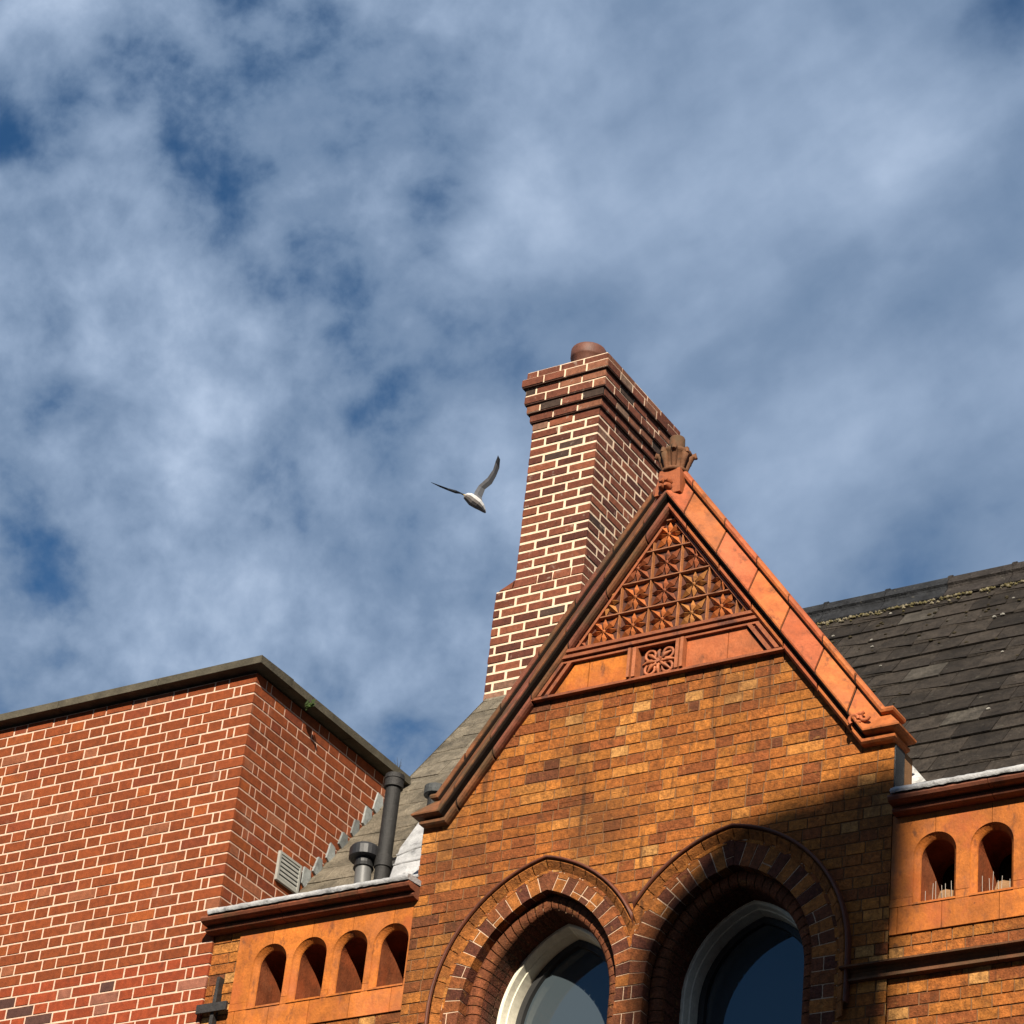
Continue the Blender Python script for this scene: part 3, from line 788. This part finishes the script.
# raised grid lines
def vbar(x, z0, z1, c):
    if z1-z0 < .01: return
    dp.prism([(x-.003, FY-.006, z0), (x+.003, FY-.006, z0), (x+.003, FY-.006, z1), (x-.003, FY-.006, z1)], [(x-.009, FY+.03, z0), (x+.009, FY+.03, z0), (x+.009, FY+.03, z1), (x-.009, FY+.03, z1)], c)
for i in range(-6, 7):
    x = gx0+TS*i; zt = rake_z(x, -.055)
    if zt > gz0: vbar(x, gz0, zt, jit((.48, .18, .06), .15))
for j in range(1, 5):
    z = gz0+TS*j; e = inner(-.055, z)
    if e[1][0]-e[0][0] > .05:
        dp.prism([(e[0][0], FY-.0115, z-.004), (e[1][0], FY-.0115, z-.004), (e[1][0], FY-.0115, z+.004), (e[0][0], FY-.0115, z+.004)], [(e[0][0], FY+.03, z-.011), (e[1][0], FY+.03, z-.011), (e[1][0], FY+.03, z+.011), (e[0][0], FY+.03, z+.011)], jit((.36, .14, .06), .1))
dp.build('leaf_tiles', 'terra_red', gb_)
# rose panel: pierced circles and leaves
rp = MB(); rcx, rcz = -8.425, 11.008
for ax, az in ((-1, -1), (1, -1), (1, 1), (-1, 1), (0, 0)):
    r0 = .036 if ax else .026; px_, pz_ = rcx+ax*.063, rcz+az*.05
    rp.tube([(px_+r0*math.cos(a*math.pi/8), FY+.0, pz_+r0*math.sin(a*math.pi/8)) for a in range(17)], .010, jit((.48, .15, .06), .15), 6, False)
for k in range(8):
    a = k*math.pi/4; dx, dz = math.cos(a), math.sin(a)*.8
    rp.tube([(rcx+dx*.02, FY-.005, rcz+dz*.02), (rcx+dx*.07, FY-.012, rcz+dz*.07), (rcx+dx*.125, FY+.01, rcz+dz*.125)], [.006, .015, .004], jit((.50, .16, .06), .15), 6)
rp.tube([(rcx, FY-.02, rcz), (rcx, FY+.01, rcz)], [.012, .02], (.40, .14, .07), 8)
rp.build('rose_panel', 'terra_red', gb_, True)

# --- main slate roof:  z = 10.44 + 1.3 (y-14.93)
RS = 1.3; RL = math.hypot(1, RS); YR = 16.965; ZR = 10.44+RS*(YR-14.93)
def roofp(x, y, h=0.0):
    n_ = (0, -RS/RL, 1/RL); return (x, y+n_[1]*h, 10.44+RS*(y-14.93)+n_[2]*h)
XT = -9.3
rf = MB(); rf.face([roofp(XT, 14.45, -.02), roofp(-2.9, 14.45, -.02), roofp(-2.9, YR, -.02), roofp(XT, YR, -.02)], (.03, .03, .03))
rf.face([(-11.6, YR, ZR-.03), (-2.9, YR, ZR-.03), (-2.9, YR+4, ZR-5.2), (-11.6, YR+4, ZR-5.2)], (.06, .06, .06))
roof = rf.build('roof', 'slate', gb_)
sl_ = MB(); EXPO = .236; wS = .275
dy = EXPO/RL; k = 0; y = 14.46
while y < YR-.1:
    x = XT-(wS/2 if k % 2 else 0); y_hi = min(y+dy*1.25, YR)
    while x < -2.9:
        w = wS*(1+random.uniform(-.015, .015)); c = jit((.044, .036, .029), .38)
        if random.random() < .06: c = jit((.085, .075, .062), .1)
        h0 = .016+random.uniform(0, .006); dyj = random.uniform(-.006, .006); tw = random.uniform(-.006, .006)
        q = [roofp(x+.003, y+dyj, h0), roofp(x+w-.003, y+dyj+tw, h0+random.uniform(-.002, .002)), roofp(x+w-.003, y_hi, .002), roofp(x+.003, y_hi, .002)]
        q2 = [roofp(x+.003, y+dyj, h0-.011), roofp(x+w-.003, y+dyj+tw, h0-.011), roofp(x+w-.003, y_hi, -.008), roofp(x+.003, y_hi, -.008)]
        if random.random() < .3:      # chipped tail
            q[0] = roofp(x+.003, y+dyj+random.uniform(.01, .03), h0)
        sl_.prism(q, q2, c); x += w
    y += dy; k += 1
sl_.build('slates', 'slate', roof)
tr = MB(); 
nx_, ny_ = 20, 24
tr.face([roofp(-11.64, 14.45, -.01), roofp(XT, 14.45, -.01), roofp(XT, YR, -.01), roofp(-11.64, YR, -.01)], (.12, .10, .07))
y = 14.46; k = 0
while y < YR-.1:
    x = -11.64-(wS/2 if k % 2 else 0); y_hi = min(y+dy*1.12, YR)
    while x < XT:
        w = wS*(1+random.uniform(-.03, .03)); c = jit((.25, .212, .155), .16); h0 = .007+random.uniform(-.002, .003)
        xa, xb = max(x+.0015, -11.64), min(x+w-.0015, XT); y0_ = y+random.uniform(-.012, .012)
        if xb > xa: tr.prism([roofp(xa, y0_, h0), roofp(xb, y0_+random.uniform(-.01, .01), h0+random.uniform(-.003, .003)), roofp(xb, y_hi, .003), roofp(xa, y_hi, .003)], [roofp(xa, y0_, -.009), roofp(xb, y0_, -.009), roofp(xb, y_hi, -.009), roofp(xa, y_hi, -.009)], c)
        x += w
    y += dy; k += 1
tr.grid([[roofp(-11.64, 14.45, .012), roofp(-11.64, YR, .012)], [roofp(-11.64, 14.45, -.10), roofp(-11.64, YR, -.10)]], (.2, .17, .12))
tag(tr.build('weathered_slope', 'tanroof', roof), 'buff weathered roof slope between the brick wall and the gable')
ew = MB(); ew.face([(-11.62, 14.6, 9.3), (-11.62, YR, 9.3), roofp(-11.62, YR, -.05), roofp(-11.62, 14.6, -.05)], mo); ew.build('end_wall', 'mortar', roof)
# ridge
rd = MB(); x = -10.8; 
while x < -2.9:
    L1 = .50; cc = jit((.036, .038, .042) if random.random() < .75 else (.055, .047, .042), .15)
    sec = []
    up = (0, -RS/RL)
    def rp_(u, h):  # u distance down the front slope from the ridge, h above the plane
        yy = YR-u/RL; return (yy-RS/RL*h, ZR-RS*u/RL+h/RL)
    sec = [rp_(.19, .022), rp_(.185, .034), rp_(.05, .036), rp_(.035, .05), rp_(.03, .07)]
    sec += [(YR+.035*math.cos(a)-.0, ZR+.075+.035*math.sin(a)) for a in [math.pi*.9, math.pi*.7, math.pi*.5, math.pi*.3, 0]]
    sec += [(YR+.12, ZR-.10)]
    rows = [[(xx, a, b_) for a, b_ in sec] for xx in (x+.003, x+L1-.003)]
    rd.grid(rows, cc); rd.face(rows[0], cc); rd.face(rows[1][::-1], cc)
    rd.tube([(x-.012, YR, ZR+.078), (x+.02, YR, ZR+.078)], .043, jit(cc, .1), 10)
    x += L1
rd.build('ridge_tiles', 'slate', roof)
ms = MB(); x = -9.6
while x < -2.9:
    x += random.uniform(.003, .014) if random.random() < .98 else random.uniform(.04, .10); u = .205+random.uniform(-.012, .13)*random.random()**2; r = random.uniform(.003, .015)
    yy, zz = rp_(u, .022); c = jit((.17, .145, .07) if random.random() < .6 else (.27, .235, .16), .25)
    ms.tube([(x-r, yy, zz), (x, yy-.004, zz+.004), (x+r, yy, zz)], [r*.4, r, r*.4], c, 6)
for _ in range(240):
    x = random.uniform(-9.2, -3.2); yy = YR-.15-abs(random.gauss(0, .5)); r = random.uniform(.006, .016); p = roofp(x, yy, .018)
    ms.tube([(p[0]-r, p[1], p[2]), p, (p[0]+r, p[1], p[2])], [r*.4, r*.8, r*.4], jit((.06, .05, .03) if random.random() < .8 else (.45, .43, .38), .2), 6)
ms.build('moss_mortar', 'moss', roof, True)
# little roof behind the gable
gr = MB()
ap = ZA-.16/cosT; half = (ap-9.85)/tanT
yb = lambda z: 14.93+(z-10.44)/RS
for s in (-1, 1):
    gr.face([(GX, FY+.33, ap), (GX+s*half, FY+.33, 9.85), (GX+s*half, yb(9.85)+.02, 9.85), (GX, yb(ap), ap)], (.05, .047, .043))
gr.build('gable_roof', 'slate', roof)
# lead: valley pieces and stepped flashings
lf = MB(); lc = (.52, .52, .52)
def ray(px, py, Y):
    d = sky_dir(px, py); return CAM+d*((Y-CAM.y)/d.y)
P1 = [ray(419, 822, 14.62), ray(427, 831, 14.50), ray(421, 876, 14.22), ray(388, 882, 14.22), ray(400, 848, 14.45)]
P1 = [(round(p.x, 3), round(p.y, 3), round(p.z, 3)) for p in P1]
lf.prism(P1, [(x, y+.03, z) for x, y, z in P1], lc, True)
for t in (.33, .62):
    a = Vector(P1[1]).lerp(Vector(P1[2]), t); c_ = Vector(P1[4]).lerp(Vector(P1[3]), t-.1)
    lf.tube([a+Vector((0, -.006, 0)), c_+Vector((0, -.006, 0))], .008, (.45, .45, .45), 6)
P2 = [(-6.76, 14.55, 10.02), (-6.44, 14.30, 9.752), (-6.765, 14.24, 9.752)]
P2 = [ray(903, 755, 14.48), ray(905, 757, 14.48), ray(926, 781, 14.25), ray(901, 786, 14.25)]
P2 = [(round(p.x, 3), round(p.y, 3), round(p.z, 3)) for p in P2]
lf.build('valley_lead', 'lead', roof); lf = MB()
lf.prism(P2, [(x, y+.03, z) for x, y, z in P2], (.62, .62, .60), True)
lf.build('valley_lead', 'lead', roof)
st_ = MB()
z = 10.36; i = 0
while z < 11.60:
    y = 14.93+(z-10.44)/RS
    p = [(y-.055, z+.0), (y+.015, z-.03), (y+.05, z+.03), (y+.035, z+.125), (y-.03, z+.13)]
    c = jit((.30, .32, .31), .4); p = [(a_+random.uniform(-.012, .012), b_+random.uniform(-.015, .015)) for a_, b_ in p]
    st_.prism([(CX+.014+.003*(i % 2), a, b_) for a, b_ in p], [(CX-.003, a, b_) for a, b_ in p], c, True)
    z += .155; i += 1
st_.build('stepped_flashing', 'lead', roof)

# --- chimney stack
CH = .084; JM = .0235
ch_core = MB(); chb = MB(); mcc = (1.0, .76, .54)
def stack(x0, x1, y0, y1, z0, z1, S=.244, joint=JM, course=CH, par=0):
    n = int(round((z1-z0)/course))
    cs = bond_cells(x1, x0, z0, z1, course, joint, S, .12, col_chim, mode='run')
    lay(chb, cs, lambda u, z, d: (u, y0-d, z), depth=.016, jd=.006)
    for xs_, sg in ((x1, 1), (x0, -1)):
        cs = bond_cells(y0+.0165, y1, z0, z1, course, joint, S, .12, col_chim, mode='run', offs=.03)
        cs = [[c[0], min(c[1], y1-.001), c[2], c[3], c[4]] for c in cs]
        lay(chb, cs, lambda u, z, d: (xs_+sg*d, u, z), depth=.016, jd=.005)
    ch_core.box(x0+.0028, x1-.0028, y0+.0028, y1-.0028, z0, z1, mcc)
XL1, XL2, XRR = -11.665, -11.505, -10.868
YF, YB = 16.79, 17.93
stack(XL1, XRR, YF, YB, 13.846-20*CH, 13.846)
# weathering course
for u0, u1 in ((-11.64, -11.52), (-11.505, -11.30), (-11.285, -11.16), (-11.145, -10.99), (-10.975, -10.866)):
    c = jit(col_chim(1, 0, 13), .2)
    zt0 = 13.930
    chb.prism([(u0, YF-.001, 13.852), (u1, YF-.001, 13.852), (u1, YF+.012, zt0), (max(u0, XL2) if u0 < XL2 else u0, YF+.012, zt0)], [(u0, YF+.05, 13.852), (u1, YF+.05, 13.852), (u1, YF+.05, zt0), (max(u0, XL2) if u0 < XL2 else u0, YF+.05, zt0)], c, True)
for k in range(4):
    y0_ = YF+.02+k*.27; c = jit(col_chim(1, 0, 13), .2)
    chb.prism([(XRR+.001, y0_, 13.852), (XRR+.001, y0_+.25, 13.852), (XRR-.006, y0_+.25, 13.928), (XRR-.006, y0_, 13.928)], [(XRR-.05, y0_, 13.852), (XRR-.05, y0_+.25, 13.852), (XRR-.05, y0_+.25, 13.928), (XRR-.05, y0_, 13.928)], c, True)
    chb.prism([(XL1, y0_, 13.852), (XL1, y0_+.25, 13.852), (XL2, y0_+.25, 13.93), (XL2, y0_, 13.93)], [(XL1+.05, y0_, 13.80), (XL1+.05, y0_+.25, 13.80), (XL2+.05, y0_+.25, 13.90), (XL2+.05, y0_, 13.90)], c, True)
ch_core.box(XL2+.01, XRR-.012, YF+.016, YB-.006, 13.846, 13.934, mcc)
UY = YF+.014
nU = 18; zN = 13.934+nU*CH
stack(XL2, XRR-.004, UY, YB-.01, 13.934, zN)
z = zN
for i, (p, n) in enumerate(((.022, 1), (.048, 1), (.066, 2), (.092, 1), (.066, 1))):
    chb.box(XL2-p+.002, XRR-.006+p, UY-p+.002, YB-.012+p, z-.004, z+.0055, (.07, .03, .02))  # dark brick slab that paints the shadow line under each corbel
    stack(XL2-p, XRR-.004+p, UY-p, YB-.01+p, z, z+n*CH*.97, S=.20 if i % 2 else .225, joint=.016, course=CH*.97)
    z += n*CH*.97
ch_core.box(XL2+.05, XRR-.06, UY+.05, YB-.06, z, z+.03, (.35, .30, .25))
chim = chb.build('chimney', 'brick_chim', gb_); ch_core.build('mortar_core', 'mortar', chim)
pt = MB(); pr_ = [(.128, z-.05), (.128, z+.22), (.146, z+.235), (.15, z+.25), (.15, z+.325), (.145, z+.335), (.12, z+.335), (.11, z+.1)]
pt.lathe(-11.205, UY+.26, pr_, (.17, .065, .04)); pt.lathe(-11.20, UY+.85, pr_, (.15, .065, .045)) if False else None
pt.build('chimney_pot', 'terra_red', chim, True)

# --- pipes on the parapet gutter
pp = MB(); c = (.020, .018, .016)
pp.tube([(-10.72, 14.5, 9.72), (-10.72, 14.5, 10.80)], .052, c, 18); pp.tube([(-10.72, 14.5, 10.775), (-10.72, 14.5, 10.87)], [.066, .066], jit(c, .1), 18)
pp.tube([(-10.72, 14.5, 10.835), (-10.72, 14.5, 10.85)], .071, c, 18)
pp.tube([(-10.72, 14.5, 10.18), (-10.72, 14.5, 10.26)], .060, jit(c, .1), 18); pp.box(-10.80, -10.64, 14.52, 14.56, 10.205, 10.235, c)
pp.build('soil_pipe', 'iron', gb_, True); 
p2 = MB(); p2.tube([(-10.80, 14.43, 9.74), (-10.84, 14.45, 10.19)], .056, (.15, .15, .145), 18); p2 = p2.build('vent_pipe', 'plain', gb_, True)
p3 = MB(); p3.tube([(-10.84, 14.45, 10.17), (-10.843, 14.452, 10.20), (-10.846, 14.453, 10.235)], [.07, .062, .062], (.02, .02, .02), 18)
p3.tube([(-10.846, 14.453, 10.235), (-10.847, 14.454, 10.245), (-10.85, 14.456, 10.31), (-10.851, 14.457, 10.322)], [.09, .105, .105, .097], (.025, .025, .027), 24); p3.build('cowl', 'plain', p2)
p4 = MB(); pc = ray(436, 792, 14.42)
p4.tube([(pc.x, 14.42, pc.z-.45), (pc.x, 14.42, pc.z-.02)], .05, (.02, .02, .02), 14); p4.tube([(pc.x, 14.42, pc.z-.03), (pc.x, 14.42, pc.z+.03)], [.08, .08], (.06, .065, .065), 18)
tag(p4.build('vent_pipe', 'iron', gb_), 'short dark vent cowl behind the left kneeler')

# =================================================================== PLANTS
def weed(name, base, n, h, spread, label, leafy):
    w = MB()
    for k in range(n):
        a = random.uniform(0, 6.28); r = random.uniform(.2, 1)*spread
        d = Vector((math.cos(a)*r, math.sin(a)*r*.6, h*random.uniform(.5, 1))); p0 = Vector(base); pts = [p0, p0+d*.5+Vector((0, 0, h*.1)), p0+d]
        w.tube(pts, [.002, .0013, .0007], (.06, .05, .025) if not leafy else (.05, .08, .02), 4)
        if leafy:
            for j in range(4):
                q = p0.lerp(p0+d, random.uniform(.3, 1)); l = random.uniform(.012, .028); th = random.uniform(0, 6.28)
                e1 = Vector((math.cos(th), random.uniform(-.3, .3), math.sin(th)))*l; e2 = Vector((-e1.z, random.uniform(-.4, .4)*l, e1.x))*.5
                w.face([q-e1, q+e2, q+e1, q-e2], jit((.05, .085, .02), .3))
    o = w.build(name, 'leaf'); tag(o, label, 'plant'); return o
weed('weed', (-11.555, 14.50, 11.565), 9, .05, .07, 'small leafy weed rooted under the stone coping of the left brick building', True)
weed('dead_stalks', (-11.60, 15.72, 11.665), 7, .13, .10, 'bare dry plant stalks standing at the far end of the stone coping', False)

# =================================================================== GULL
DG = 40.0; gc_ = CAM+sky_dir(473, 498)*DG; SC = DG/FPX
def gp(px, py, dz=0.0):    # picture offsets turned into metres across the line of sight, at the bird's distance
    return gc_+RT*((px-473)*SC)-UP*((py-498)*SC)+FWD*dz
Z8 = lambda a, b_: (420+a/10.24, 440+b_/10.24)
gl = MB(); white = (.75, .74, .72)
axis = [(455, 562, .5), (470, 570, 3.6), (500, 585, 5.0), (540, 620, 5.9), (590, 655, 5.4), (630, 690, 3.9), (655, 722, 2.3), (672, 745, .8)]
rows = []
for k, (a, b_, r) in enumerate(axis):
    x, y = Z8(a, b_); p = gp(x, y, -.05+.02*k)
    d = Vector((math.cos(R_(40)), -math.sin(R_(40)))); perp = RT*(-d.y)*-1*0+RT*math.sin(R_(40))+UP*math.cos(R_(40))
    rr = r*SC; rows.append([p+perp*rr*math.cos(t*math.pi/6)+FWD*rr*.9*math.sin(t*math.pi/6) for t in range(12)])
for k in range(len(rows)-1):          # white back; belly darkened to paint its shaded side
    for t in range(12):
        u = (t+1) % 12; gl.face([rows[k][t], rows[k][u], rows[k+1][u], rows[k+1][t]], white if t in (11, 0, 1, 2, 10) else (.30, .27, .25)); gl.face(rows[0][::-1], (.5, .5, .5)); gl.face(rows[-1], (.3, .3, .3))
def wing_mesh(lead, trail, dz, cols):
    n_ = len(lead); top = []; bot = []
    for i in range(n_):
        x, y = Z8(*lead[i]); u, v = Z8(*trail[i]); t = i/(n_-1)
        a = gp(x, y, dz*t); b2 = gp(u, v, dz*t+.03); mid = a.lerp(b2, .4)
        top.append((a, mid-FWD*.012, b2)); bot.append((a, mid+FWD*.012, b2))
    for i in range(n_-1):
        for s in (top, bot):
            for j in range(2): gl.face([s[i][j], s[i][j+1], s[i+1][j+1], s[i+1][j]], cols[i])
gg = (.16, .165, .18); dk2 = (.03, .03, .035)
wing_mesh([(545, 575), (560, 530), (600, 465), (690, 385), (748, 300), (772, 220), (798, 152)], [(640, 640), (632, 590), (665, 505), (735, 448), (778, 370), (812, 285), (820, 195)], .25, [gg, gg, (.14, .14, .15), (.12, .12, .13), (.09, .09, .10), dk2])
wing_mesh([(480, 565), (420, 538), (370, 515), (290, 495), (220, 470), (122, 435)], [(490, 590), (415, 552), (365, 548), (280, 515), (210, 485), (124, 440)], -.5, [gg, (.10, .10, .11), gg, (.10, .10, .11), dk2])
bl = gp(*Z8(462, 566), -.05); gl.tube([bl, bl-RT*.045+UP*.012], [.012, .003], (.55, .40, .12), 6)
tag(gl.build('seagull', 'gull', None, True), 'white and grey gull gliding in front of the clouds left of the chimney', 'bird')

# =================================================================== HOUSE ACROSS THE STREET (its chimney shades the wall)
ob = tag(empty('street_house'), 'plain brick house across the street whose chimney stack shades the right arch', 'building')
b = MB(); hc = (.22, .09, .05)
b.box(-9, 28, -13, -4, 0, 18.6, hc); b.build('wall', 'brick_red', ob)
b = MB(); b.prism([(-9.2, -3.8, 18.6), (-9.2, -13.2, 18.6), (-9.2, -8.5, 20.2)], [(28.2, -3.8, 18.6), (28.2, -13.2, 18.6), (28.2, -8.5, 20.2)], (.05, .05, .05), True); b.build('roof', 'slate', ob)
def shadow_src(xs, zs, y):
    t = (FY-y)/-SUN.y; return (xs+SUN.x*t, y, zs+SUN.z*t)
YO = -4.6
poly = [(-8.38, 7.0), (-8.38, 9.08), (-8.22, 9.38), (-7.88, 9.76), (-7.62, 9.80), (-7.45, 9.88), (-7.28, 9.86), (-6.95, 9.97), (-6.62, 9.96), (-6.64, 9.0), (-6.70, 8.9), (-6.80, 7.0)]
pts = [shadow_src(x, z, YO) for x, z in poly]
b = MB(); b.prism(pts, [(x, y-.12, z) for x, y, z in pts], hc, True); b.build('chimney', 'brick_chim', ob)
for k in range(4):
    b = MB(); b.box(-1+k*3.6, .4+k*3.6, -4.02, -3.95, 8.5, 10.6, (.5, .5, .48)); w_ = b.build('window', 'plain', ob)
